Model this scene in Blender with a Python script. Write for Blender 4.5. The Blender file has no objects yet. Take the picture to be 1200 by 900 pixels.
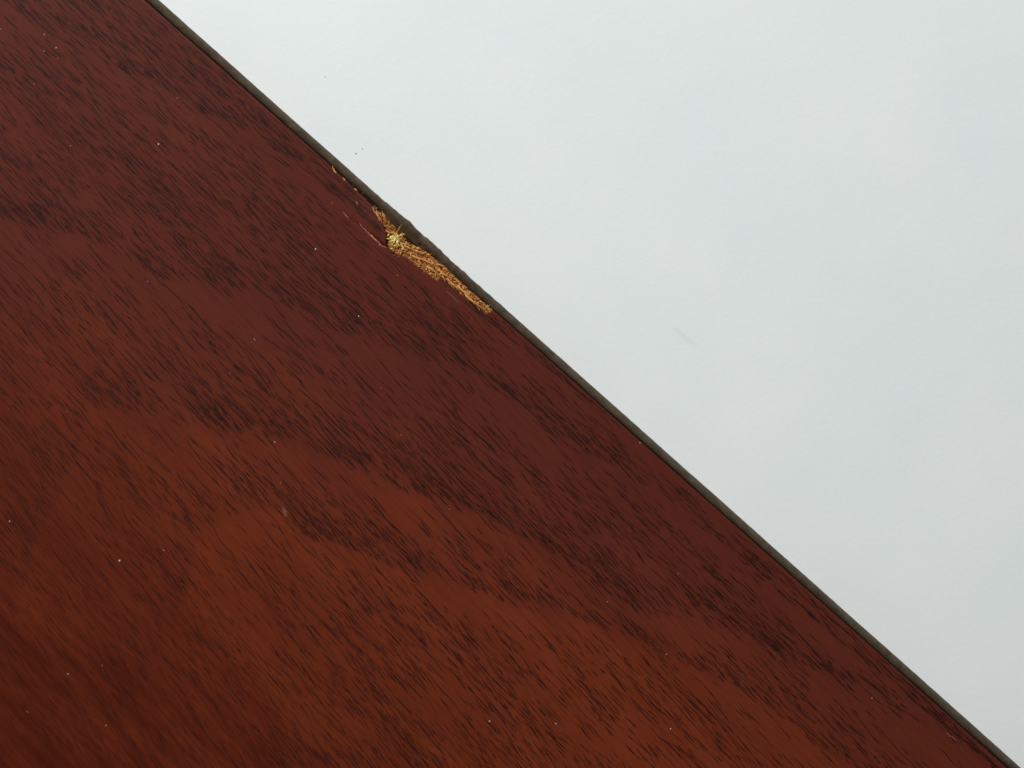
import bpy, math, random
import numpy as np
from mathutils import Vector, Quaternion, Matrix

random.seed(11)
rng = np.random.default_rng(11)
scene = bpy.context.scene

# ------------------------------------------------------------------ camera
T = 0.010                      # board thickness (m)
DIST = 0.42
TILT = math.radians(7.9)
NX, NY = 0.66494, 0.74695      # horizontal normal of the board edge (towards the white table)
quat = Quaternion((-NY, NX, 0.0), TILT)
cam_pos = Vector((0, 0, T)) + (quat @ Vector((0, 0, 1))) * DIST
cd = bpy.data.cameras.new("camera")
cam = bpy.data.objects.new("camera", cd)
scene.collection.objects.link(cam)
cam.rotation_mode = 'QUATERNION'
cam.rotation_quaternion = quat
cam.location = cam_pos
cd.sensor_width = 36.0
cd.lens = 36.0 * DIST / 0.24   # 0.24 m across the frame on the board
cd.clip_start = 0.01
cd.clip_end = 50
cd.dof.use_dof = True
cd.dof.focus_distance = DIST
cd.dof.aperture_fstop = 7.5
scene.camera = cam

# ------------------------------------------------------------------ light
w = bpy.data.worlds.new("World")
scene.world = w
w.use_nodes = True
bg = w.node_tree.nodes["Background"]
bg.inputs[0].default_value = (0.93, 0.97, 1.0, 1)
bg.inputs[1].default_value = 0.10

ld = bpy.data.lights.new("window_light", 'AREA')
ld.shape = 'RECTANGLE'
ld.size = 0.9
ld.size_y = 0.75
ld.energy = 35.5
ld.color = (1.0, 1.0, 0.985)
lo = bpy.data.objects.new("window_light", ld)
scene.collection.objects.link(lo)
lo.location = (-0.60, 1.08, 1.12)
lo.rotation_euler = (Vector((0, 0, 0)) - lo.location).to_track_quat('-Z', 'Y').to_euler()

vs = scene.view_settings
vs.view_transform = 'Standard'
vs.look = 'None'
vs.exposure = 0.0
vs.gamma = 1.0
vs.use_curve_mapping = False
scene.cycles.filter_width = 1.5

# ------------------------------------------------------------------ mapping photo-plane <-> board frame
R3 = np.array(quat.to_matrix())
CP = np.array(cam_pos)
FPX = 1200 * cd.lens / 36.0

def px2w(x, y, z=T):
    x = np.asarray(x, float); y = np.asarray(y, float)
    d = np.stack([(x - 600) / FPX, (450 - y) / FPX, -np.ones_like(x)], -1) @ R3.T
    t = (z - CP[2]) / d[..., 2]
    return CP + d * t[..., None]

def w2px(P):
    c = (np.asarray(P) - CP) @ R3
    return 600 + FPX * c[..., 0] / -c[..., 2], 450 - FPX * c[..., 1] / -c[..., 2]

A = px2w(169.0, 0.0); B = px2w(1180.0, 900.0)
E = (B - A); E[2] = 0; E /= np.linalg.norm(E)          # along the edge
M = np.array([E[1], -E[0], 0.0])                        # inward (over the wood)
if M @ (px2w(200, 800) - A) < 0:
    M = -M
ORG = A.copy(); ORG[2] = 0

def px2uv(x, y):
    P = px2w(x, y) - A
    return P @ E, P @ M

def uv2px(u, v):
    P = A + np.asarray(u)[..., None] * E + np.asarray(v)[..., None] * M
    return w2px(P)

def loc(u, v, z):                # board-local coordinates: x along edge, y = -v
    return np.stack(np.broadcast_arrays(np.asarray(u, float), -np.asarray(v, float), np.asarray(z, float)), -1)

PX = 0.0002                      # one photo pixel on the board, about 0.2 mm

# ------------------------------------------------------------------ numpy value noise
_tab = rng.random((256, 256))
def vnoise(x, y):
    x = np.asarray(x, float); y = np.asarray(y, float)
    xi = np.floor(x).astype(int); yi = np.floor(y).astype(int)
    fx = x - xi; fy = y - yi
    fx = fx * fx * (3 - 2 * fx); fy = fy * fy * (3 - 2 * fy)
    a = _tab[xi % 256, yi % 256]; b = _tab[(xi + 1) % 256, yi % 256]
    c = _tab[xi % 256, (yi + 1) % 256]; d = _tab[(xi + 1) % 256, (yi + 1) % 256]
    return (a * (1 - fx) + b * fx) * (1 - fy) + (c * (1 - fx) + d * fx) * fy

def fbm(x, y, o=3):
    s = 0; a = 0.5; n = 0
    for k in range(o):
        s = s + a * vnoise(x * 2 ** k + 17.3 * k, y * 2 ** k + 5.1 * k); n += a; a *= 0.5
    return s / n

# ------------------------------------------------------------------ growth-ring field, in photo-plane pixels
RINGS = [
    [(-500, -330), (-200, -130), (0, 5), (70, 48), (110, 68), (157, 93), (183, 100), (217, 122), (283, 152), (313, 167), (373, 213), (460, 285), (900, 640)],
    [(-500, 20), (-200, 170), (0, 262), (70, 272), (127, 285), (165, 318), (227, 335), (287, 343), (357, 367), (400, 394), (443, 404), (493, 420), (560, 440), (590, 464), (653, 510), (697, 532), (770, 572), (860, 650), (1000, 765), (1400, 1090)],
    [(-500, 1250), (-60, 1000), (5, 800), (40, 640), (85, 550), (107, 478), (167, 484), (230, 505), (290, 508), (347, 522), (393, 542), (470, 580), (517, 585), (560, 602), (620, 635), (667, 658), (717, 700), (767, 722), (862, 740), (955, 786), (1067, 840), (1150, 892), (1500, 1150)],
    [(-300, 1600), (100, 1000), (165, 830), (180, 777), (218, 702), (237, 622), (290, 601), (335, 600), (360, 632), (400, 640), (447, 662), (513, 679), (573, 702), (623, 716), (670, 726), (720, 742), (800, 778), (858, 804), (924, 844), (996, 898), (1400, 1180)],
    [(-100, 1750), (200, 1150), (300, 950), (330, 905), (420, 905), (560, 960), (760, 1040), (1000, 1150), (1500, 1500)],
]
# denser knots of pores seen on the board: x, y, half-length along grain, half-width, strength
BLOBS = [
    (95, 55, 20, 16, 1.0), (118, 40, 16, 10, .9), (170, 82, 18, 9, 1.0), (232, 128, 22, 6, .8), (268, 146, 16, 6, .8),
    (60, 130, 70, 26, .62), (150, 195, 80, 24, .6), (225, 240, 30, 18, .5),
    (300, 255, 36, 20, .8), (330, 272, 12, 10, 1.3), (228, 284, 16, 9, .8),
    (58, 258, 16, 12, 1.6), (112, 272, 18, 12, 1.6), (190, 318, 30, 12, 1.2), (258, 326, 26, 13, 1.4),
    (330, 350, 28, 8, 1.0), (378, 382, 22, 8, 1.0), (182, 425, 10, 8, 1.2), (75, 345, 14, 9, .9), (240, 396, 16, 9, .8),
    (325, 468, 28, 12, .9), (140, 462, 22, 18, 1.2), (258, 497, 20, 12, 1.5), (328, 508, 18, 10, 1.2), (60, 530, 30, 16, .9),
    (410, 384, 12, 9, 1.1), (432, 386, 15, 9, 1.2), (478, 408, 14, 8, .9), (528, 398, 40, 24, .85), (600, 461, 10, 7, 1.6),
    (640, 495, 40, 7, 1.0), (678, 517, 22, 11, 1.8), (737, 546, 18, 9, 1.4), (764, 563, 10, 6, 1.3),
    (495, 531, 9, 8, 1.7), (494, 573, 22, 9, 1.6), (540, 590, 22, 8, 1.6), (592, 618, 26, 9, 1.5), (648, 648, 18, 7, 1.2),
    (744, 706, 24, 9, 2.4), (700, 650, 45, 14, .8), (432, 650, 16, 8, 1.1), (487, 662, 24, 11, 1.6), (562, 688, 13, 9, 1.8),
    (606, 703, 18, 9, 1.6), (656, 714, 14, 8, 1.7), (704, 731, 16, 7, 1.5), (770, 762, 28, 7, 1.1),
    (830, 714, 30, 13, 1.3), (910, 758, 40, 14, 1.5), (990, 800, 16, 8, 1.2), (1045, 823, 22, 9, 1.0), (890, 822, 34, 7, 1.0), (960, 870, 36, 7, .9),
    (812, 588, 16, 6, .9), (835, 664, 20, 8, .7), (374, 622, 26, 12, 1.5), (306, 590, 20, 8, 1.0), (226, 612, 13, 8, 1.2), (208, 686, 16, 9, 1.4),
    (157, 745, 28, 9, 1.1), (145, 802, 26, 12, 1.2), (18, 772, 26, 14, 1.0), (284, 824, 20, 8, 1.1), (326, 893, 12, 10, 1.6), (60, 885, 26, 10, .8),
    (40, 700, 90, 40, .45), (100, 860, 90, 40, .45), (20, 610, 60, 26, .4), (470, 540, 34, 14, .6), (430, 530, 26, 12, .6), (770, 610, 30, 9, .7), (760, 500, 30, 8, .6), (680, 425, 30, 8, .6),
    (720, 470, 30, 10, .6), (480, 760, 20, 8, .7), (517, 730, 20, 8, .6), (560, 800, 26, 9, .7), (640, 850, 24, 10, .8), (700, 830, 20, 8, .6),
    (430, 790, 40, 8, .7), (470, 860, 40, 8, .8), (770, 835, 30, 9, .6), (860, 880, 30, 9, .6),
]

def ring_fields(x, y):
    """density of pores (stroke end points) and the soft darker late-wood tone"""
    x = np.asarray(x, float); y = np.asarray(y, float)
    jag = 9 * (fbm(x / 9.0 + 3, y / 60.0, 2) - 0.5)
    mod = np.clip(2.3 * fbm((x + y) / 60.0 + 40, (y - x) / 45.0, 3) - 0.72, 0.04, 1.2)
    dens = 0.10 + 0.34 * np.clip(2.2 * fbm((x + y) / 150.0 + 9, (y - x) / 55.0 + 3, 3) - 0.75, 0, 1)
    tone = np.zeros_like(x); quiet = np.ones_like(x)
    for k, R in enumerate(RINGS):
        P = np.array(R, float)
        d = np.interp(x, P[:, 0], P[:, 1]) - y + jag
        up = d > 0
        near = np.where(up, 0.6 * np.exp(-np.abs(d) / 16.0) + 0.9 * np.exp(-np.abs(d) / 4.5), 0)
        mid = np.where(up, np.exp(-np.abs(d) / 55.0), 0)
        dens = dens + 0.70 * near * np.clip(mod, 0.30, 1.2) + 0.40 * mid * mod
        tone = tone + np.where(up, 0.55 * np.exp(-np.abs(d) / 40.0), 0.1 * np.exp(-np.abs(d) / 5.0)) * (0.4 + 0.6 * mod)
        quiet = quiet * np.where(d < 0, 1 - 0.97 * np.exp(-(np.abs(d) / (44.0 if 0 < k < 4 else 30.0)) ** 2), 1)
    dens = dens * quiet
    ang = GR(x, y); ca, sa = np.cos(ang), np.sin(ang)
    for bx_, by_, l, hw, s in BLOBS:
        dx = x - bx_; dy = y - by_
        e = np.exp(-((dx * ca + dy * sa) / l) ** 2 - ((-dx * sa + dy * ca) / hw) ** 2)
        dens = dens + (0.42 * s if s > .5 or l < 50 else 0.25 * s) * e; tone = tone + 0.14 * s * e
    return dens, np.clip(tone, 0, 1.3)

def GR(x, y):
    """grain direction (radians, downwards to the right)"""
    x = np.asarray(x, float); y = np.asarray(y, float)
    s = np.clip((y * 0.8 - x * 0.55) / 700.0 + 0.12, -0.3, 1.1)
    return np.radians(43.0 + 11.0 * s)

# ------------------------------------------------------------------ material helpers
def mat(name):
    m = bpy.data.materials.new(name); m.use_nodes = True
    nt = m.node_tree
    return m, nt, nt.nodes["Principled BSDF"]

class N:
    def __init__(s, nt): s.nt = nt
    def __call__(s, t, **k):
        n = s.nt.nodes.new(t)
        for a, b in k.items(): setattr(n, a, b)
        return n
    def link(s, a, b): s.nt.links.new(a, b)
    def mix(s, fac, a, b, mode='MIX'):
        n = s.nt.nodes.new('ShaderNodeMix'); n.data_type = 'RGBA'; n.blend_type = mode
        for i, val in ((0, fac), (6, a), (7, b)):
            if hasattr(val, 'is_output'): s.nt.links.new(val, n.inputs[i])
            elif i == 0: n.inputs[0].default_value = val
            else: n.inputs[i].default_value = (*val, 1)
        return n.outputs[2]
    def math(s, op, a, b=0.0, clamp=False):
        n = s.nt.nodes.new('ShaderNodeMath'); n.operation = op; n.use_clamp = clamp
        for i, val in ((0, a), (1, b)):
            if hasattr(val, 'is_output'): s.nt.links.new(val, n.inputs[i])
            else: n.inputs[i].default_value = val
        return n.outputs[0]
    def noise(s, vec, scale, detail=3, rough=0.55, lo=None, hi=None):
        n = s.nt.nodes.new('ShaderNodeTexNoise')
        n.inputs['Scale'].default_value = scale; n.inputs['Detail'].default_value = detail
        n.inputs['Roughness'].default_value = rough
        s.nt.links.new(vec, n.inputs['Vector'])
        o = n.outputs['Fac']
        if lo is not None:
            r = s.nt.nodes.new('ShaderNodeMapRange'); r.clamp = True
            r.inputs[1].default_value = lo; r.inputs[2].default_value = hi
            s.nt.links.new(o, r.inputs[0]); o = r.outputs[0]
        return o
    def mapped(s, vec, scale, rot=0.0):
        n = s.nt.nodes.new('ShaderNodeMapping'); n.vector_type = 'POINT'
        n.inputs['Scale'].default_value = scale; n.inputs['Rotation'].default_value = (0, 0, rot)
        s.nt.links.new(vec, n.inputs['Vector']); return n.outputs[0]

# veneer: stained red-brown wood; reads 'pore' and 'ring' stored on the mesh
m_veneer, nt, bs = mat("stained_veneer"); n = N(nt)
tc = n('ShaderNodeTexCoord').outputs['Object']
turn = n.mapped(tc, (1, 1, 1), math.radians(5))
along = n.mapped(turn, (9, 150, 150))          # long soft streaks
fine = n.mapped(turn, (90, 1400, 1400))      # fibre lines
pore = n('ShaderNodeAttribute', attribute_name='pore').outputs['Fac']
ring = n('ShaderNodeAttribute', attribute_name='ring').outputs['Fac']
warm = n('ShaderNodeAttribute', attribute_name='warm').outputs['Fac']
big = n.noise(along, 1.0, 3, 0.5, 0.35, 0.68)
red = n.mix(big, (0.092, 0.0175, 0.0108), (0.102, 0.0195, 0.0114))
org = n.mix(big, (0.150, 0.0235, 0.0056), (0.178, 0.0295, 0.0074))
base = n.mix(warm, red, org)
deep = n('ShaderNodeAttribute', attribute_name='deep').outputs['Fac']
base = n.mix(n.math('MULTIPLY', deep, n.math('ADD', n.noise(n.mapped(turn, (30, 190, 190)), 1.0, 4, 0.65, 0.2, 0.8), 0.30), True), base, (0.066, 0.0072, 0.0022))
tonefac = n.math('MULTIPLY', ring, 0.26, True)
base = n.mix(tonefac, base, (0.046, 0.0095, 0.0070))
cl = n.noise(tc, 260, 4, 0.6, 0.3, 0.75)
base = n.mix(n.math('MULTIPLY', cl, 0.14), base, (0.070, 0.0160, 0.0095))
fl = n.noise(fine, 1.0, 3, 0.6, 0.45, 0.80)
base = n.mix(n.math('MULTIPLY', fl, 0.45), base, (0.042, 0.0075, 0.0050))
pf = n.math('MULTIPLY', pore, 1.0, True)
base = n.mix(pf, base, (0.0140, 0.0030, 0.0021))
n.link(base, bs.inputs['Base Color'])
rr = n.math('ADD', n.math('MULTIPLY', n.noise(tc, 900, 2), 0.08), 0.38)
n.link(n.math('ADD', rr, n.math('MULTIPLY', pf, 0.15)), bs.inputs['Roughness'])
bs.inputs['Specular IOR Level'].default_value = 0.14
bmp = n('ShaderNodeBump'); bmp.inputs['Strength'].default_value = 0.25; bmp.inputs['Distance'].default_value = 0.0001
n.link(n.math('ADD', n.noise(fine, 1.0, 2), n.math('MULTIPLY', n.noise(tc, 1800, 2), 0.6)), bmp.inputs['Height'])
n.link(bmp.outputs[0], bs.inputs['Normal'])

# edge band: dark olive-brown, with bounced light painted in near the foot
m_band, nt, bs = mat("edge_band_brown"); n = N(nt)
tc = n('ShaderNodeTexCoord').outputs['Object']
st = n.mapped(tc, (420, 900, 160))
a = n.noise(st, 1.0, 4, 0.6, 0.3, 0.72)
col = n.mix(a, (0.040, 0.026, 0.016), (0.080, 0.055, 0.036))
b = n.noise(n.mapped(tc, (70, 70, 40)), 1.0, 3, 0.6, 0.52, 0.72)
worn = n('ShaderNodeAttribute', attribute_name='worn').outputs['Fac']
col = n.mix(n.math('MULTIPLY', b, 0.5), col, (0.075, 0.034, 0.019))
col = n.mix(n.math('MULTIPLY', worn, n.noise(n.mapped(tc, (500, 500, 900)), 1.0, 3, 0.6, 0.35, 0.7)), col, (0.060, 0.027, 0.012))
bounce_tint = n('ShaderNodeAttribute', attribute_name='bounce_tint').outputs['Fac']
col = n.mix(n.math('MULTIPLY', bounce_tint, n.math('ADD', n.math('MULTIPLY', a, 0.5), 0.35), True), col, (0.155, 0.126, 0.094))  # paler towards the foot: bounced light painted into the colour
n.link(col, bs.inputs['Base Color'])
bs.inputs['Roughness'].default_value = 0.75
bs.inputs['Specular IOR Level'].default_value = 0.0
bmp = n('ShaderNodeBump'); bmp.inputs['Strength'].default_value = 0.5; bmp.inputs['Distance'].default_value = 0.0002
n.link(n.noise(st, 2.0, 3), bmp.inputs['Height']); n.link(bmp.outputs[0], bs.inputs['Normal'])

# bare wood in the chip
def bare(name, c0, c1, c2):
    m, nt, bs = mat(name); n = N(nt)
    tc = n('ShaderNodeTexCoord').outputs['Object']
    f = n.noise(n.mapped(tc, (900, 2200, 2200)), 1.0, 4, 0.65, 0.28, 0.72)
    c = n.mix(f, c0, c1)
    g = n.noise(n.mapped(tc, (500, 900, 900)), 1.0, 2, 0.5, 0.5, 0.66)
    c = n.mix(g, c, c2)
    n.link(c, bs.inputs['Base Color'])
    bs.inputs['Roughness'].default_value = 0.7
    bs.inputs['Specular IOR Level'].default_value = 0.25
    bs.inputs['Subsurface Weight'].default_value = 0.0
    return m
m_bare = bare("bare_orange_wood", (0.15, 0.040, 0.009), (0.56, 0.24, 0.055), (0.34, 0.11, 0.020))
m_fibre = bare("torn_fibre", (0.31, 0.108, 0.021), (0.66, 0.33, 0.098), (0.43, 0.165, 0.035))
m_pale = bare("pale_yellow_fibre", (0.66, 0.46, 0.13), (0.88, 0.74, 0.30), (0.74, 0.56, 0.18))
m_tan = bare("torn_veneer_edge", (0.30, 0.115, 0.055), (0.48, 0.24, 0.13), (0.22, 0.07, 0.035))
m_lip_shade, nt, bs = mat("painted_lip_shade"); bs.inputs['Base Color'].default_value = (0.020, 0.012, 0.008, 1); bs.inputs['Roughness'].default_value = 0.9; bs.inputs['Specular IOR Level'].default_value = 0.0  # first material: dark colour for the shade painted under the veneer lip
m_core, nt, bs = mat("dark_core"); bs.inputs['Base Color'].default_value = (0.055, 0.026, 0.013, 1); bs.inputs['Roughness'].default_value = 0.8

# white table
m_white, nt, bs = mat("white_laminate"); n = N(nt)
tc = n('ShaderNodeTexCoord').outputs['Object']
c = n.mix(n.noise(tc, 26, 5, 0.6, 0.3, 0.7), (0.748, 0.794, 0.792), (0.786, 0.824, 0.821))
c = n.mix(n.math('MULTIPLY', n.noise(tc, 700, 3, 0.6, 0.60, 0.80), 0.10), c, (0.60, 0.61, 0.60))
scuff = n('ShaderNodeAttribute', attribute_name='pore').outputs['Fac']
c = n.mix(n.math('MULTIPLY', scuff, 1.0, True), c, (0.50, 0.49, 0.44))
n.link(c, bs.inputs['Base Color'])
bs.inputs['Roughness'].default_value = 0.48
bs.inputs['Specular IOR Level'].default_value = 0.35
bmp = n('ShaderNodeBump'); bmp.inputs['Strength'].default_value = 0.11; bmp.inputs['Distance'].default_value = 0.0003
tr = n.mapped(tc, (620, 620, 620))
h = n.math('ADD', n.noise(tr, 1.0, 3, 0.6), n.math('MULTIPLY', n.noise(tc, 1500, 2, 0.6), 0.35))
n.link(h, bmp.inputs['Height']); n.link(bmp.outputs[0], bs.inputs['Normal'])

def plain(name, col, rough=0.8):
    m, nt, bs = mat(name); n = N(nt)
    tc = n('ShaderNodeTexCoord').outputs['Object']
    c = n.mix(n.noise(tc, 3000, 2), tuple(k * 0.8 for k in col), col)
    n.link(c, bs.inputs['Base Color']); bs.inputs['Roughness'].default_value = rough
    return m
m_dust = plain("dust_pale", (0.50, 0.41, 0.33))
m_dust2 = plain("dust_tan", (0.34, 0.17, 0.10))
m_grit = plain("grit_dark", (0.05, 0.045, 0.04))

# ------------------------------------------------------------------ object helpers
def mesh_obj(name, verts, faces, material, parent=None, smooth=True, attrs=None):
    me = bpy.data.meshes.new(name)
    V = np.ascontiguousarray(verts, dtype=np.float32)
    F = faces if isinstance(faces, np.ndarray) else None
    if F is not None:
        k = F.shape[1]
        me.vertices.add(len(V)); me.vertices.foreach_set('co', V.ravel())
        me.loops.add(F.size); me.loops.foreach_set('vertex_index', F.ravel())
        me.polygons.add(len(F)); me.polygons.foreach_set('loop_start', np.arange(len(F), dtype=np.int32) * k)
        me.update(calc_edges=True)
    else:
        me.from_pydata([tuple(p) for p in verts], [], faces)
    me.polygons.foreach_set('use_smooth', np.full(len(me.polygons), smooth))
    for k, val in (attrs or {}).items():
        at = me.attributes.new(k, 'FLOAT', 'POINT'); at.data.foreach_set('value', np.ascontiguousarray(val, np.float32))
    me.materials.append(material); me.update(); me.validate()
    o = bpy.data.objects.new(name, me); scene.collection.objects.link(o)
    if parent: o.parent = parent
    return o

def grid_faces(nu, nv, off=0):
    i = np.arange(nu - 1)[:, None]; j = np.arange(nv - 1)[None, :]
    a = i * nv + j + off
    return np.stack([a, a + nv, a + nv + 1, a + 1], -1).reshape(-1, 4)

# ------------------------------------------------------------------ white table surface
ts = 0.9
xs = np.linspace(-ts, ts, 61)
gx, gy = np.meshgrid(xs, xs, indexing='ij')
tv = np.stack([gx, gy, np.zeros_like(gx)], -1).reshape(-1, 3)
table = mesh_obj("table_surface", tv, grid_faces(61, 61), m_white)
table["kind"] = "structure"
table["label"] = "smooth white laminate table surface under the wooden board"

# ------------------------------------------------------------------ the board
board = bpy.data.objects.new("wooden_board", None)
scene.collection.objects.link(board)
board.empty_display_size = 0.02
rotz = math.atan2(E[1], E[0])
board.location = ORG; board.rotation_euler = (0, 0, rotz)
board["label"] = "red-brown stained wooden board with a chipped edge, lying on the white surface"
board["category"] = "wooden board"

UMIN, UMAX, VMAX = -0.060, 0.330, 0.215
VT = 0.0007                       # veneer thickness

# lip of the veneer: where the top sheet ends (v over u), with the torn stretch
lip_px = [(380, 188, 0.0), (388, 195, 0.3), (391, 199, 2.0), (396, 203, 0.8), (404, 210, 1.4), (408, 213, .6), (413, 219, 1.6), (417, 221, .5), (421, 227, 2.2), (428, 234, 1.6), (432, 237, 2.6)]
lu = [];  lv = []
for x, y, d in lip_px:
    u_, v_ = px2uv(x, y); lu.append(float(u_)); lv.append(d * PX)
tear = [(435.8, 241), (441, 250), (445.6, 258), (450, 266), (453.5, 277), (452, 284), (453.5, 290), (462, 296), (470, 299.5), (478, 303), (484, 309), (492, 315), (500, 321), (507, 326), (512, 328), (517, 325.5), (521, 326.5), (530, 336), (540, 344), (551, 351.5), (560, 360), (567, 366), (571, 366.5), (575, 364.5), (578, 365)]
for x, y in tear:
    u_, v_ = px2uv(x, y); lu.append(float(u_)); lv.append(max(0.0, float(v_)))
lu.append(lu[-1] + 0.0004); lv.append(0.0)
o_ = np.argsort(lu); LU = np.array(lu)[o_]; LV = np.array(lv)[o_]
def lip(u):
    u = np.asarray(u, float)
    inside = (u > LU[0]) & (u < LU[-1])
    v = np.interp(u, LU, LV, left=0, right=0)
    wob = 0.00009 * (fbm(u * 900, u * 0 + 2.2, 3) - 0.5) + 0.00022 * (fbm(u * 60, u * 0 + 7.7, 2) - 0.5)
    rag = 0.0005 * (fbm(u * 6000, u * 0 + 4.2, 2) - 0.5)
    return np.where(inside, v + rag * np.clip(v / 0.001, 0.25, 1), 0) + wob

# the loosened flake beside the tear: z-lift of the veneer
fu0, fv0 = [float(k) for k in px2uv(385, 236)]
fu1, fv1 = [float(k) for k in px2uv(455, 291)]
def lift(u, v):
    t = np.clip((u - fu0) / (fu1 - fu0), 0, 1.0)
    vc = fv0 + (fv1 - fv0) * t                # crack line
    vc = vc + 0.0003 * (vnoise(u * 1500, u * 0) - .5)
    s = np.clip((vc - v) / 0.0004, 0, 1)
    on = (u > fu0) & (u < fu1 + 0.002)
    cup = 0.55 + 0.45 * np.sin(np.clip((vc - v) / 0.006, 0, 1) * math.pi)
    sink = np.where((v > vc) & (v < vc + 0.0004) & on, -0.00010 * t, 0)
    return np.where(on, 0.00085 * t ** 1.6 * s * cup, 0) + sink

def ztop(u, v):
    base = T + 0.00006 * (fbm(u * 30, v * 30, 2) - .5)
    e = np.clip(v - lip(u), 0, 0.0003) / 0.0003          # tiny eased edge
    return base - 0.00010 * (1 - e) ** 2 + lift(u, v)

def cat_u():
    a, b = LU[0] - 0.002, LU[-1] + 0.002
    return np.concatenate([np.arange(UMIN, a, 0.0010), np.arange(a, b, 0.00013), np.arange(b, UMAX + .0005, 0.0010)])
us = cat_u()
rows = np.concatenate([[0, 0.00008, 0.00016, 0.0003], np.arange(0.00055, 0.008, 0.0002), np.arange(0.008, 0.03, 0.0008), np.arange(0.03, VMAX, 0.0016), [VMAX]])
U, Rw = np.meshgrid(us, rows, indexing='ij')
Lp = lip(U)
V = np.maximum(Rw, 0) + Lp * np.clip(1 - Rw / 0.02, 0, 1)
Z = ztop(U, V)
gxp, gyp = uv2px(U, V)
_, tone = ring_fields(gxp, gyp)
def warm_field(x, y):
    s = (y * 0.95 - x * 0.36 - 190) / 540.0 + 0.35 * (fbm(x / 90.0, y / 90.0, 3) - 0.5)
    hot = 0
    for k, g in ((2, 0.17), (3, 0.22)):
        P = np.array(RINGS[k], float); d = y - np.interp(x, P[:, 0], P[:, 1])
        hot = hot + g * np.exp(-np.clip(d, 0, None) / 80.0) * np.clip((d + 12 + 16 * (fbm(x / 14.0, y / 14.0, 2) - .5)) / 22, 0, 1)
    vpx = -0.66494 * (x - 169) + 0.74695 * y          # distance in from the edge
    return np.clip((s + hot) * np.clip(0.15 + vpx / 270.0, 0.15, 1), 0, 1)
def deep_field(x, y):
    s = (y - 1.0 * x - 250) / 520.0 + 0.35 * (fbm(x / 70.0 + 31, y / 120.0, 3) - 0.5)
    return np.clip(s, 0, 1)
nu, nv = U.shape
top = loc(U, V, Z).reshape(-1, 3)
sk1 = loc(us, lip(us) + 0.00002, ztop(us, lip(us)) - 0.00025)
sk2 = loc(us, lip(us) + 0.00030, T - VT + lift(us, lip(us)))
verts = np.concatenate([top, sk1, sk2])
F = grid_faces(nu, nv)
i = np.arange(nu - 1); o1 = nu * nv; o2 = o1 + nu
f1 = np.stack([i * nv, o1 + i, o1 + i + 1, (i + 1) * nv], -1)
f2 = np.stack([o1 + i, o2 + i, o2 + i + 1, o1 + i + 1], -1)
ringv = np.concatenate([tone.ravel(), tone[:, 0], tone[:, 0]])
warmv = np.concatenate([warm_field(gxp, gyp).ravel(), warm_field(gxp, gyp)[:, 0], warm_field(gxp, gyp)[:, 0]])
veneer = mesh_obj("veneer", verts, np.concatenate([F, f1, f2])[:, ::-1], m_veneer, board,
                  attrs={'ring': ringv, 'warm': warmv, 'deep': np.concatenate([deep_field(gxp, gyp).ravel(), deep_field(gxp, gyp)[:, 0], deep_field(gxp, gyp)[:, 0]]), 'pore': np.zeros(len(verts))})

# ------------------------------------------------------------------ wood pores: thin dark strokes, one by one
def build_strokes(ends, lengths, widths, dark, seg=6, zoff=0.000014):
    """ribbons of 3 vertices across, fading out to the sides and tips; ends in photo-plane px"""
    n_ = len(lengths)
    P = np.zeros((n_, seg + 1, 2)); cur = ends.copy()
    ph = rng.random(n_) * 100
    for s in range(seg + 1):
        P[:, seg - s] = cur
        a = GR(cur[:, 0], cur[:, 1]) + 0.34 * (vnoise(ph + s * 0.55, ph * 0 + 1.5) - 0.5) + 0.10 * (vnoise(ph, ph * 0) - .5)
        cur = cur - np.stack([np.cos(a), np.sin(a)], -1) * (lengths / seg)[:, None]
    d = np.gradient(P, axis=1); d /= np.linalg.norm(d, axis=2, keepdims=True) + 1e-9
    nrm = np.stack([-d[..., 1], d[..., 0]], -1)
    t = np.linspace(0, 1, seg + 1)
    prof = np.sin(np.pi * np.clip(t * 0.96 + 0.02, 0, 1)) ** 0.55
    wv = 0.80 * widths[:, None] * prof[None] * (0.65 + 0.7 * rng.random((n_, seg + 1)))
    dk = 1.40 * dark[:, None] * (np.clip(np.minimum(t * 4.5, (1 - t) * 6), 0, 1))[None] * (0.55 + 0.6 * rng.random((n_, seg + 1)))
    dk = dk * (1 - 0.5 * deep_field(P[..., 0], P[..., 1]))
    out = np.stack([P + nrm * (wv * c_)[..., None] for c_ in (-1, -.72, .72, 1)], 2)      # n,seg+1,3,2
    u, v = px2uv(out[..., 0], out[..., 1])
    ok = (v.min(axis=(1, 2)) > 0.0002) & ((v - lip(u)).min(axis=(1, 2)) > 0.00012) & (u.min(axis=(1, 2)) > UMIN) & (u.max(axis=(1, 2)) < UMAX) & (v.max(axis=(1, 2)) < VMAX)
    u, v, out, dk = u[ok], v[ok], out[ok], dk[ok]; n_ = len(u)
    lay = (0.000045 * np.clip(dk.max(axis=1), 0, 1.3) + 0.000006 * rng.random(n_))[:, None, None]
    z = ztop(u, v) + zoff + lay
    _, tn = ring_fields(out[..., 0], out[..., 1]); wm = warm_field(out[..., 0], out[..., 1])
    pore = np.zeros(u.shape); pore[:, :, 1] = dk; pore[:, :, 2] = dk
    vv = loc(u, v, z).reshape(-1, 3)
    b = (np.arange(n_) * (seg + 1) * 4)[:, None, None]
    s = (np.arange(seg) * 4)[None, :, None]; c = np.arange(3)[None, None, :]
    q = b + s + c
    f = np.stack([q, q + 1, q + 5, q + 4], -1).reshape(-1, 4)
    return vv, f[:, ::-1], pore.ravel(), tn.ravel(), wm.ravel(), deep_field(out[..., 0], out[..., 1]).ravel()

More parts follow.
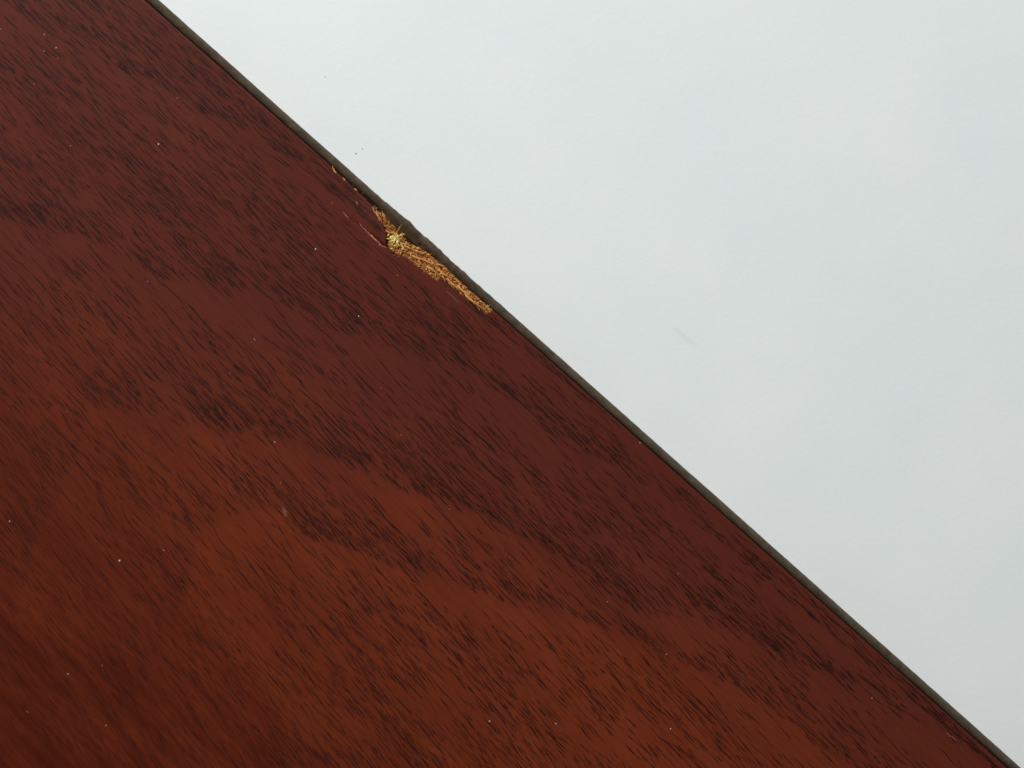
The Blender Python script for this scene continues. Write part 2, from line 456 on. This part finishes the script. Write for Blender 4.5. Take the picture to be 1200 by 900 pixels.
def px_bounds():
    c = [uv2px(np.array(a), np.array(b)) for a in (UMIN, UMAX) for b in (0, VMAX)]
    return min(k[0] for k in c), max(k[0] for k in c), min(k[1] for k in c), max(k[1] for k in c)
bx0, bx1, by0, by1 = px_bounds()
def sample(ncand, gain, power=1.0, cell=(2.6, 15.0)):
    x = bx0 + (bx1 - bx0) * rng.random(ncand); y = by0 + (by1 - by0) * rng.random(ncand)
    u, v = px2uv(x, y)
    k = (u > UMIN) & (u < UMAX) & (v > 0.0003) & (v < VMAX)
    x, y = x[k], y[k]
    d, _ = ring_fields(x, y)
    keep = rng.random(len(x)) < np.clip(gain * d ** power, 0, 1)
    x, y, d = x[keep], y[keep], d[keep]
    a = GR(x, y).mean()
    p = np.floor((-x * np.sin(a) + y * np.cos(a)) / cell[0]).astype(np.int64)
    q = np.floor((x * np.cos(a) + y * np.sin(a) + p * 7.3) / cell[1]).astype(np.int64)
    _, first = np.unique(p * 100003 + q, return_index=True)
    return np.stack([x[first], y[first]], -1), d[first]
parts_ = []
e, d = sample(330000, 0.30, 1.3)
L = 11 + 30 * rng.random(len(e)) ** 1.6; W = 0.62 + 0.62 * rng.random(len(e)) ** 1.5
D = np.clip(0.30 + 0.45 * rng.random(len(e)) + 0.22 * np.clip(d, 0, 1.4), 0, 1)
parts_.append(build_strokes(e, L, W, D))
e, d = sample(520000, 0.30, 0.95, cell=(3.4, 17.0))     # dense fine pores
L = 12 + 30 * rng.random(len(e)) ** 1.3; W = 0.50 + 0.32 * rng.random(len(e)); D = 0.52 + 0.46 * rng.random(len(e))
parts_.append(build_strokes(e, L, W, D, seg=5))
e, d = sample(18000, 0.26, 1.0, cell=(5.0, 30.0))                      # a few long vessel lines
L = 35 + 55 * rng.random(len(e)); W = 0.6 + 0.6 * rng.random(len(e)); D = 0.45 + 0.4 * rng.random(len(e))
parts_.append(build_strokes(e, L, W, D, seg=10))
e, d = sample(110000, 0.34, 0.6, cell=(3.0, 9.0))                      # faint short ones
L = 5 + 12 * rng.random(len(e)); W = 0.45 + 0.5 * rng.random(len(e)); D = 0.14 + 0.25 * rng.random(len(e))
parts_.append(build_strokes(e, L, W, D, seg=4))
VV = []; FF = []; PP = []; RR = []; WW = []; off = 0
DD = []
for v_, f_, p_, r_, w_, d_ in parts_:
    DD.append(d_)
    VV.append(v_); FF.append(f_ + off); PP.append(p_); RR.append(r_); WW.append(w_); off += len(v_)
pores = mesh_obj("wood_pores", np.concatenate(VV), np.concatenate(FF), m_veneer, veneer,
                 attrs={'pore': np.concatenate(PP), 'ring': np.concatenate(RR), 'warm': np.concatenate(WW), 'deep': np.concatenate(DD)})
pores["kind"] = "stuff"
print("pore strokes faces", sum(len(f) for f in FF))

# ------------------------------------------------------------------ core board under the veneer
zc = T - VT - 0.0001
cu = us; back = np.maximum(lip(cu) + 0.0006, 0.0016)
nC = len(cu)
ring_top = loc(cu, back, zc); ring_bot = loc(cu, np.full(nC, 0.0016), 0.0003)
far_top = loc(cu, VMAX - 0.0002, zc); far_bot = loc(cu, VMAX - 0.0002, 0.0003)
verts = np.concatenate([ring_top, ring_bot, far_top, far_bot])
i = np.arange(nC - 1)
fc = np.concatenate([np.stack([i, i + 1, nC + i + 1, nC + i], -1), np.stack([2 * nC + i, 2 * nC + i + 1, i + 1, i], -1),
                     np.stack([nC + i, nC + i + 1, 3 * nC + i + 1, 3 * nC + i], -1), np.stack([3 * nC + i, 3 * nC + i + 1, 2 * nC + i + 1, 2 * nC + i], -1),
                     [[0, nC, 3 * nC, 2 * nC]], [[nC - 1, 3 * nC - 1, 4 * nC - 1, 2 * nC - 1]]])
mesh_obj("core", verts, fc, m_core, board, smooth=False)

# ------------------------------------------------------------------ edge band
bu = np.concatenate([np.arange(UMIN, UMAX, 0.0006)])
cu0 = float(px2uv(469, 270)[0]); cu1 = float(px2uv(515, 312)[0])
prof = [(T - 0.0008, 0.00052), (T - 0.0012, 0.00034), (T - 0.0018, 0.00024), (T - 0.0026, 0.00018), (T - 0.0038, 0.00011), (T - 0.0052, 0.0), (T - 0.0066, -0.00018), (T - 0.0078, -0.00044), (T - 0.0087, -0.00070), (T - 0.0094, -0.00094), (0.0001, -0.00116)]
BU, PI_ = np.meshgrid(bu, np.arange(len(prof)), indexing='ij')
pz = np.array([p[0] for p in prof])[PI_]; pv = np.array([p[1] for p in prof])[PI_]
near_chip = np.exp(-((BU - cu0) / 0.016) ** 2) + 0.8 * np.exp(-((BU - cu1) / 0.014) ** 2)
pv = pv - 0.00026 * np.exp(-((BU - cu0) / 0.006) ** 2) - 0.00012 * np.exp(-((BU - cu1) / 0.005) ** 2) + 0.00010 * (fbm(BU * 90, pz * 90, 3) - .5) + 0.00022 * (fbm(BU * 900, pz * 400, 2) - .5) * (0.3 + 1.6 * near_chip)
# the band is bruised back below the tear
pv = pv + np.where(pz > T - 0.0025, np.clip(lip(BU) * 0.16, 0, 0.0007), 0) + np.where(pz > T - 0.0045, 0.00028 * np.clip(near_chip, 0, 1) * np.clip((pz - T + 0.0045) / 0.003, 0, 1), 0)
band = mesh_obj("edge_band", loc(BU, pv, pz).reshape(-1, 3), grid_faces(len(bu), len(prof)), m_band, board, attrs={'worn': np.clip(near_chip, 0, 1).ravel(), 'bounce_tint': np.clip((0.0042 - pz) / 0.0042, 0, 1).ravel()})  # second attribute rises downwards, painting light onto the foot
# dark strip painting shade under the lip, standing a hair proud of the band
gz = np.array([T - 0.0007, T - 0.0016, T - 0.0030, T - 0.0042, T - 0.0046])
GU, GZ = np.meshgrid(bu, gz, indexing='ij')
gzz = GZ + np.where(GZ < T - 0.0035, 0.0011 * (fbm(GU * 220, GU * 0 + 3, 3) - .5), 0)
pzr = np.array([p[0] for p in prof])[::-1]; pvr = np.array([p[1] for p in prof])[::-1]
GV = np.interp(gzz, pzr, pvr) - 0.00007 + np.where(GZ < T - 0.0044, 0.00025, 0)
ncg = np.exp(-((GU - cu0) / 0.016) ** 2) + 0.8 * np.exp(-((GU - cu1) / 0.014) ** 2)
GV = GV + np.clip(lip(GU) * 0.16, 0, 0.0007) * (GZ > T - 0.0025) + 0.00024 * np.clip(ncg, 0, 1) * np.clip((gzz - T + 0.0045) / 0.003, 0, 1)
mesh_obj("lip_shade_strip", loc(GU, GV, gzz).reshape(-1, 3), grid_faces(len(bu), len(gz)), m_lip_shade, board)

# ------------------------------------------------------------------ torn wood in the chip
a_u = float(px2uv(437, 242)[0]); b_u = float(px2uv(577, 365)[0])
tu = np.arange(a_u, b_u, 0.00010)
front_px = [(437, 242, 1.5), (447, 256, 3.5), (462, 266, 4.0), (472, 278, 6.0), (478, 286, 6.5), (490, 292, 3.5), (500, 297, 1.5), (517, 310, 0.5), (531, 324, 1.0), (561, 351, 1.4), (577, 365, 0.5)]
fU = [float(px2uv(a, b)[0]) for a, b, c in front_px]; fV = [c * PX for a, b, c in front_px]
ff = np.interp(tu, fU, fV) + 0.0005 * (fbm(tu * 3500, tu * 0 + 8, 2) - .5)
lb = lip(tu) + 0.0005
nw = 22
tt = np.linspace(0, 1, nw)
TU, TT = np.meshgrid(tu, tt, indexing='ij')
TV = ff[:, None] + (lb - ff)[:, None] * TT
tz = T - 0.00042 + 0.00055 * (fbm(TU * 2000, TV * 3800, 3) - .5) * 2.1 + 0.00035 * (fbm(TU * 9000, TV * 9000, 2) - .5)
tz = tz - 0.0007 * np.clip(1 - TT * 5, 0, 1) ** 2 + 0.00015 * TT
tz = np.where(TT > 0.9, np.minimum(tz, T - 0.0004), tz)
cap = T - 0.0001 - 0.0 * tz
tz = np.minimum(tz, cap)
# skirt down behind the band
sk = loc(tu, ff + 0.0001, T - 0.0026); 
tv_ = np.concatenate([loc(TU, TV, tz).reshape(-1, 3), sk])
i = np.arange(len(tu) - 1)
tf = np.concatenate([grid_faces(len(tu), nw), np.stack([i * nw, (len(tu) * nw) + i, (len(tu) * nw) + i + 1, (i + 1) * nw], -1)])
torn = mesh_obj("torn_wood", tv_, tf[:, ::-1], m_bare, board, smooth=False)
torn["label"] = "bare orange wood showing where the veneer has chipped off"

def fibre(p0, p1, w, bend, seg=5, flat=0.45):
    """a tapered, bent sliver between two board-local points"""
    p0 = Vector(p0); p1 = Vector(p1); d = p1 - p0; ln = d.length or 1e-5
    side = d.cross(Vector((0, 0, 1)))
    side = side.normalized() if side.length > 1e-9 else Vector((1, 0, 0))
    upv = side.cross(d).normalized()
    vs_ = []; fs = []
    for s in range(seg + 1):
        t = s / seg
        c = p0 + d * t + bend * math.sin(t * math.pi) * ln + Vector((random.uniform(-1, 1), random.uniform(-1, 1), 0)) * w * 0.5
        r = w * (1 - 0.88 * t ** 1.5) * (0.8 + 0.4 * random.random())
        vs_ += [c + side * r, c + upv * r * flat, c - side * r, c - upv * r * flat]
        if s:
            b = (s - 1) * 4
            for k in range(4):
                fs.append((b + k, b + (k + 1) % 4, b + 4 + (k + 1) % 4, b + 4 + k))
    fs.append((3, 2, 1, 0)); k = seg * 4; fs.append((k, k + 1, k + 2, k + 3))
    return [tuple(q) for q in vs_], fs

def join(lst):
    V_ = []; F_ = []
    for v_, f_ in lst:
        o = len(V_); V_ += v_; F_ += [tuple(k + o for k in q) for q in f_]
    return V_, F_

def at(x, y, z):               # photo-plane point at height above the board top -> board-local
    u, v = px2uv(x, y); return Vector((float(u), -float(v), T + z))

# fine fuzz over the torn bed
lst = []
for _ in range(260):
    k = random.random()
    u = a_u + 0.001 + (b_u - a_u - 0.0015) * (0.25 + 0.75 * k)
    f0 = float(np.interp(u, tu, ff)); l0 = float(np.interp(u, tu, lb)) - 0.0005
    v = f0 + (l0 - f0) * (random.random() ** 0.9)
    L_ = random.uniform(0.0003, 0.0011)
    a = random.gauss(0.10, 0.62)
    p0 = (u, -v, T - random.uniform(0.0005, 0.0001))
    p1 = (u + L_ * math.cos(a), -v + L_ * math.sin(a) * 0.9, T + random.uniform(-0.0006, 0.00018))
    lst.append(fibre(p0, p1, random.uniform(0.00008, 0.00024), Vector((0, 0, random.uniform(0.05, 0.3))), 3))
V_, F_ = join(lst)
fz = mesh_obj("fibre_fuzz", V_, F_, m_fibre, torn, smooth=False); fz["kind"] = "stuff"

# larger splinters, each by itself: (root px, tip px, root z mm, tip z mm, width px)
SPL = [
    ((446, 262), (441, 246), -.2, .5, 1.6), ((452, 262), (448.5, 246), -.2, 1.0, 2.6), ((455, 264), (457, 258), -.2, .6, 1.7),
    ((466, 274), (471.5, 262.5), -.3, 1.1, 1.9), ((470, 282), (472.5, 271), -.3, .8, 2.2), ((474, 288), (486, 294), -.2, .4, 1.8),
    ((484, 293), (501, 297), -.2, .5, 1.6), ((447, 268), (462, 273), -.3, .2, 2.6), ((480, 299), (503, 309), -.2, .2, 2.2),
    ((495, 303), (517, 311), -.2, .3, 1.9), ((500, 312), (520, 326), -.2, .1, 2.4), ((512, 315), (533, 327), -.2, .2, 2.0),
    ((524, 326), (546, 344), -.1, .2, 2.3), ((536, 335), (558, 350), -.1, .15, 2.0), ((543, 342), (574, 363), -.1, .1, 2.4),
    ((552, 352), (572, 365), -.1, .12, 1.8), ((449, 250), (452, 256), -.1, .2, 2.0), ((440, 248), (449, 263), -.1, .15, 2.0),
    ((505, 305), (512, 316), -.2, .3, 1.7), ((488, 300), (497, 313), -.2, .3, 1.9), ((518, 320), (523, 331), -.1, .2, 1.5),
]
for r, t, z0, z1, wpx in SPL:
    v_, f_ = fibre(at(*r, z0 * .001), at(*t, z1 * .001), wpx * PX * 0.52, Vector((random.uniform(-.08, .08), random.uniform(-.08, .08), random.uniform(.0, .2))), 6)
    mesh_obj("splinter", v_, f_, m_fibre, torn, smooth=False)

# pale yellow burst of crushed fibres at the head of the tear
lst = []
for k in range(85):
    far = k % 7 == 0
    gx_, gy_ = random.gauss(0, 3.3), random.gauss(0, 3.0)
    if far: q = random.random() * 26; gx_ += q * .8; gy_ += q * .62
    x0 = 462.5 + gx_; y0 = 281.0 + gy_
    b = random.uniform(0, 2 * math.pi); ln = random.uniform(2.0, 6.0)
    hgt = 0.0005 * max(0, 1 - math.hypot(gx_, gy_) / 9.0)
    p0 = at(x0, y0, hgt - 0.0005); p1 = at(x0 + ln * math.cos(b), y0 + ln * math.sin(b), hgt + random.uniform(-.0004, .0004))
    lst.append(fibre(p0, p1, random.uniform(.00014, .00032), Vector((0, 0, random.uniform(.05, .35))), 3))
V_, F_ = join(lst)
tu_ = mesh_obj("fibre_tuft", V_, F_, m_pale, torn, smooth=False); tu_["kind"] = "stuff"
tu_["label"] = "pale yellow tuft of crushed wood fibres at the end of the chip"

# torn pale rim along the loosened flake, and the bare scratch beside the chip
def rim(name, pts, wpx, material, parent, zz=0.00005, seg=4):
    V_ = []; F_ = []
    P = np.array(pts, float); tq = np.linspace(0, len(P) - 1, (len(P) - 1) * seg + 1)
    X = np.interp(tq, np.arange(len(P)), P[:, 0]); Y = np.interp(tq, np.arange(len(P)), P[:, 1])
    X = X + rng.normal(0, .35, len(X)); Y = Y + rng.normal(0, .35, len(Y))
    d = np.stack([np.gradient(X), np.gradient(Y)], -1); d /= np.linalg.norm(d, axis=1, keepdims=True)
    k = wpx * np.sin(np.pi * np.linspace(0.04, 0.96, len(X))) ** .5 * (0.4 + 0.9 * rng.random(len(X)))
    for sgn, hz in ((-1, 0), (0, .00006), (1, 0)):
        xx = X - d[:, 1] * k * sgn; yy = Y + d[:, 0] * k * sgn
        u, v = px2uv(xx, yy)
        V_.append(loc(u, v, ztop(u, np.maximum(v, lip(u))) + zz + hz))
    m_ = len(X); V_ = np.concatenate(V_)
    i = np.arange(m_ - 1)
    F_ = np.concatenate([np.stack([i, i + 1, m_ + i + 1, m_ + i], -1), np.stack([m_ + i, m_ + i + 1, 2 * m_ + i + 1, 2 * m_ + i], -1)])
    return mesh_obj(name, V_, F_, material, parent)
rim("torn_rim", [(400, 247), (405, 252), (409, 256)], 0.6, m_tan, veneer)
rim("torn_rim", [(421, 262), (430, 271), (438, 279), (446, 286.5), (453, 291)], 1.0, m_tan, veneer)
rim("torn_rim", [(436, 242), (441, 250), (446, 259)], 1.0, m_tan, veneer)
rim("torn_rim", [(417, 236), (420, 240)], 0.7, m_tan, veneer)
rim("torn_rim", [(389, 195), (391, 199), (394, 203)], 1.5, m_fibre, veneer)
rim("torn_rim", [(401, 208), (406, 212)], 0.9, m_tan, veneer)
rim("torn_rim", [(415, 221), (418, 223)], 0.9, m_tan, veneer)
m_scr = plain("rubbed_veneer", (0.17, 0.062, 0.035), .6)
rim("scratch", [(522, 340), (532, 349), (541, 357)], 0.5, m_scr, veneer)
rim("scratch", [(1108, 858), (1113, 862), (1121, 868)], 0.8, m_scr, veneer)
rim("blemish", [(330, 594), (334, 600), (335, 606)], 2.2, plain("blemish_brown", (0.17, 0.055, 0.02), .5), veneer, seg=3)

# ------------------------------------------------------------------ dust specks on the board, each its own thing
def speck(name, x, y, rpx, material, label, group, el=1.0, ang=0.0, z=T, on_board=True):
    V_ = []; F_ = []
    r = rpx * PX
    for lat in (-0.6, 0.15, 0.75):
        for k in range(7):
            a = 2 * math.pi * k / 7; c = math.cos(lat * 1.3) * random.uniform(.75, 1.2)
            px_, py_ = r * c * math.cos(a) * el, r * c * math.sin(a)
            V_.append((px_ * math.cos(ang) - py_ * math.sin(ang), px_ * math.sin(ang) + py_ * math.cos(ang), r * .55 * (lat + .6)))
    V_.append((0, 0, r * .8))
    for b in (0, 7):
        for k in range(7): F_.append((b + k, b + (k + 1) % 7, b + 7 + (k + 1) % 7, b + 7 + k))
    for k in range(7): F_.append((14 + k, 14 + (k + 1) % 7, 21))
    F_.append(tuple(reversed(range(7))))
    o = mesh_obj(name, V_, F_, material, None, smooth=False)
    if on_board:
        u, v = px2uv(x, y); P = px2w(x, y); zz = float(ztop(np.array(float(u)), np.array(float(v))))
    else:
        P = px2w(np.array(float(x)), np.array(float(y)), 0.0); zz = 0.0
    o.location = (float(P[0]), float(P[1]), zz)
    o["label"] = label; o["category"] = "dust speck"
    if group: o["group"] = group
    return o
G = "tiny pale dust specks scattered on the red-brown board"
named = [
    (186, 169, 1.25, "bright pale dust speck on the upper left of the board"),
    (140.5, 657, 1.5, "brightest white dust speck, on the lower left of the board"),
    (370, 292, 1.2, "pale dust speck left of the chip on the reddish board"),
    (420.5, 370.5, 1.0, "pale dust speck on the board below the chip"),
]
for x, y, r, l in named:
    speck("dust_speck", x, y, r, m_dust, l, G)
SP = [(52, 40.5), (66, 56), (52, 60), (40, 99), (208, 115), (1, 34), (322, 518), (80, 790), (124.5, 850), (11.5, 611), (192, 645), (574, 845), (651.5, 848),
      (786, 854), (750, 519), (389, 238), (446, 455), (795, 672), (712, 705), (781, 767), (467, 300.5), (131, 13), (270, 437), (329, 566), (68, 68), (83, 171), (173, 330), (466, 323), (470, 510), (1022, 818), (527, 597), (78, 483), (120, 780)]
def where(x, y):
    if y < 0.665 * (x - 169) / 0.747 + 75: return "on the board close to its edge beside the white table"
    if x < 270: return "at the upper left of the board" if y < 200 else "on the left of the board, about halfway down" if y < 560 else "in the lower left of the board"
    return "in the lower right half of the board" if x > 560 else "in the middle of the board"
for k, (x, y) in enumerate(SP):
    bright = k in (0, 1, 2, 6, 7, 8, 9, 11, 12, 13, 14)
    speck("dust_speck", x, y, random.uniform(.65, .95) if bright else random.uniform(.55, .8), m_dust if bright else m_dust2, ("tiny bright" if bright else "faint tan") + " dust speck " + where(x, y), G, el=random.uniform(1, 1.5), ang=random.random() * 3)
speck("dust_fibre", 298.5, 397.5, .55, m_dust2, "short pale lint fibre lying on the middle left of the board", G, el=5.0, ang=-0.95)["category"] = "lint"
speck("dust_fibre", 32, 834, .45, m_dust2, "short pale lint fibre at the lower left corner of the board", G, el=4.0, ang=-0.95)["category"] = "lint"
GW = "dark grit specks on the white table"
for x, y, r in [(417, 180, .8), (424.5, 174.5, .6), (381, 90, .5)]:
    speck("grit_speck", x, y, r, m_grit, "tiny dark grit speck on the white table near the board edge", GW, on_board=False)

# ------------------------------------------------------------------ scuff on the white table
def scuff(pts, wpx, strength, seg=4, zs=0.00003):
    P = np.array(pts, float); tq = np.linspace(0, len(P) - 1, (len(P) - 1) * seg + 1)
    X = np.interp(tq, np.arange(len(P)), P[:, 0]); Y = np.interp(tq, np.arange(len(P)), P[:, 1])
    d = np.stack([np.gradient(X), np.gradient(Y)], -1); d /= np.linalg.norm(d, axis=1, keepdims=True)
    V_ = []; at_ = []
    for c in (-1, -.4, 0, .4, 1):
        W_ = px2w(X - d[:, 1] * wpx * c, Y + d[:, 0] * wpx * c, zs)
        V_.append(W_); at_.append(np.sin(np.pi * np.linspace(0, 1, len(X))) * strength * (1 - abs(c)))
    m_ = len(X); i = np.arange(m_ - 1)
    F_ = np.concatenate([np.stack([k * m_ + i, k * m_ + i + 1, (k + 1) * m_ + i + 1, (k + 1) * m_ + i], -1) for k in range(4)])
    return mesh_obj("scuff_mark", np.concatenate(V_), F_[:, ::-1], m_white, table, attrs={'pore': np.concatenate(at_)})
scuff([(788, 382), (800, 393), (816, 406)], 4.5, 0.22, zs=0.000012)
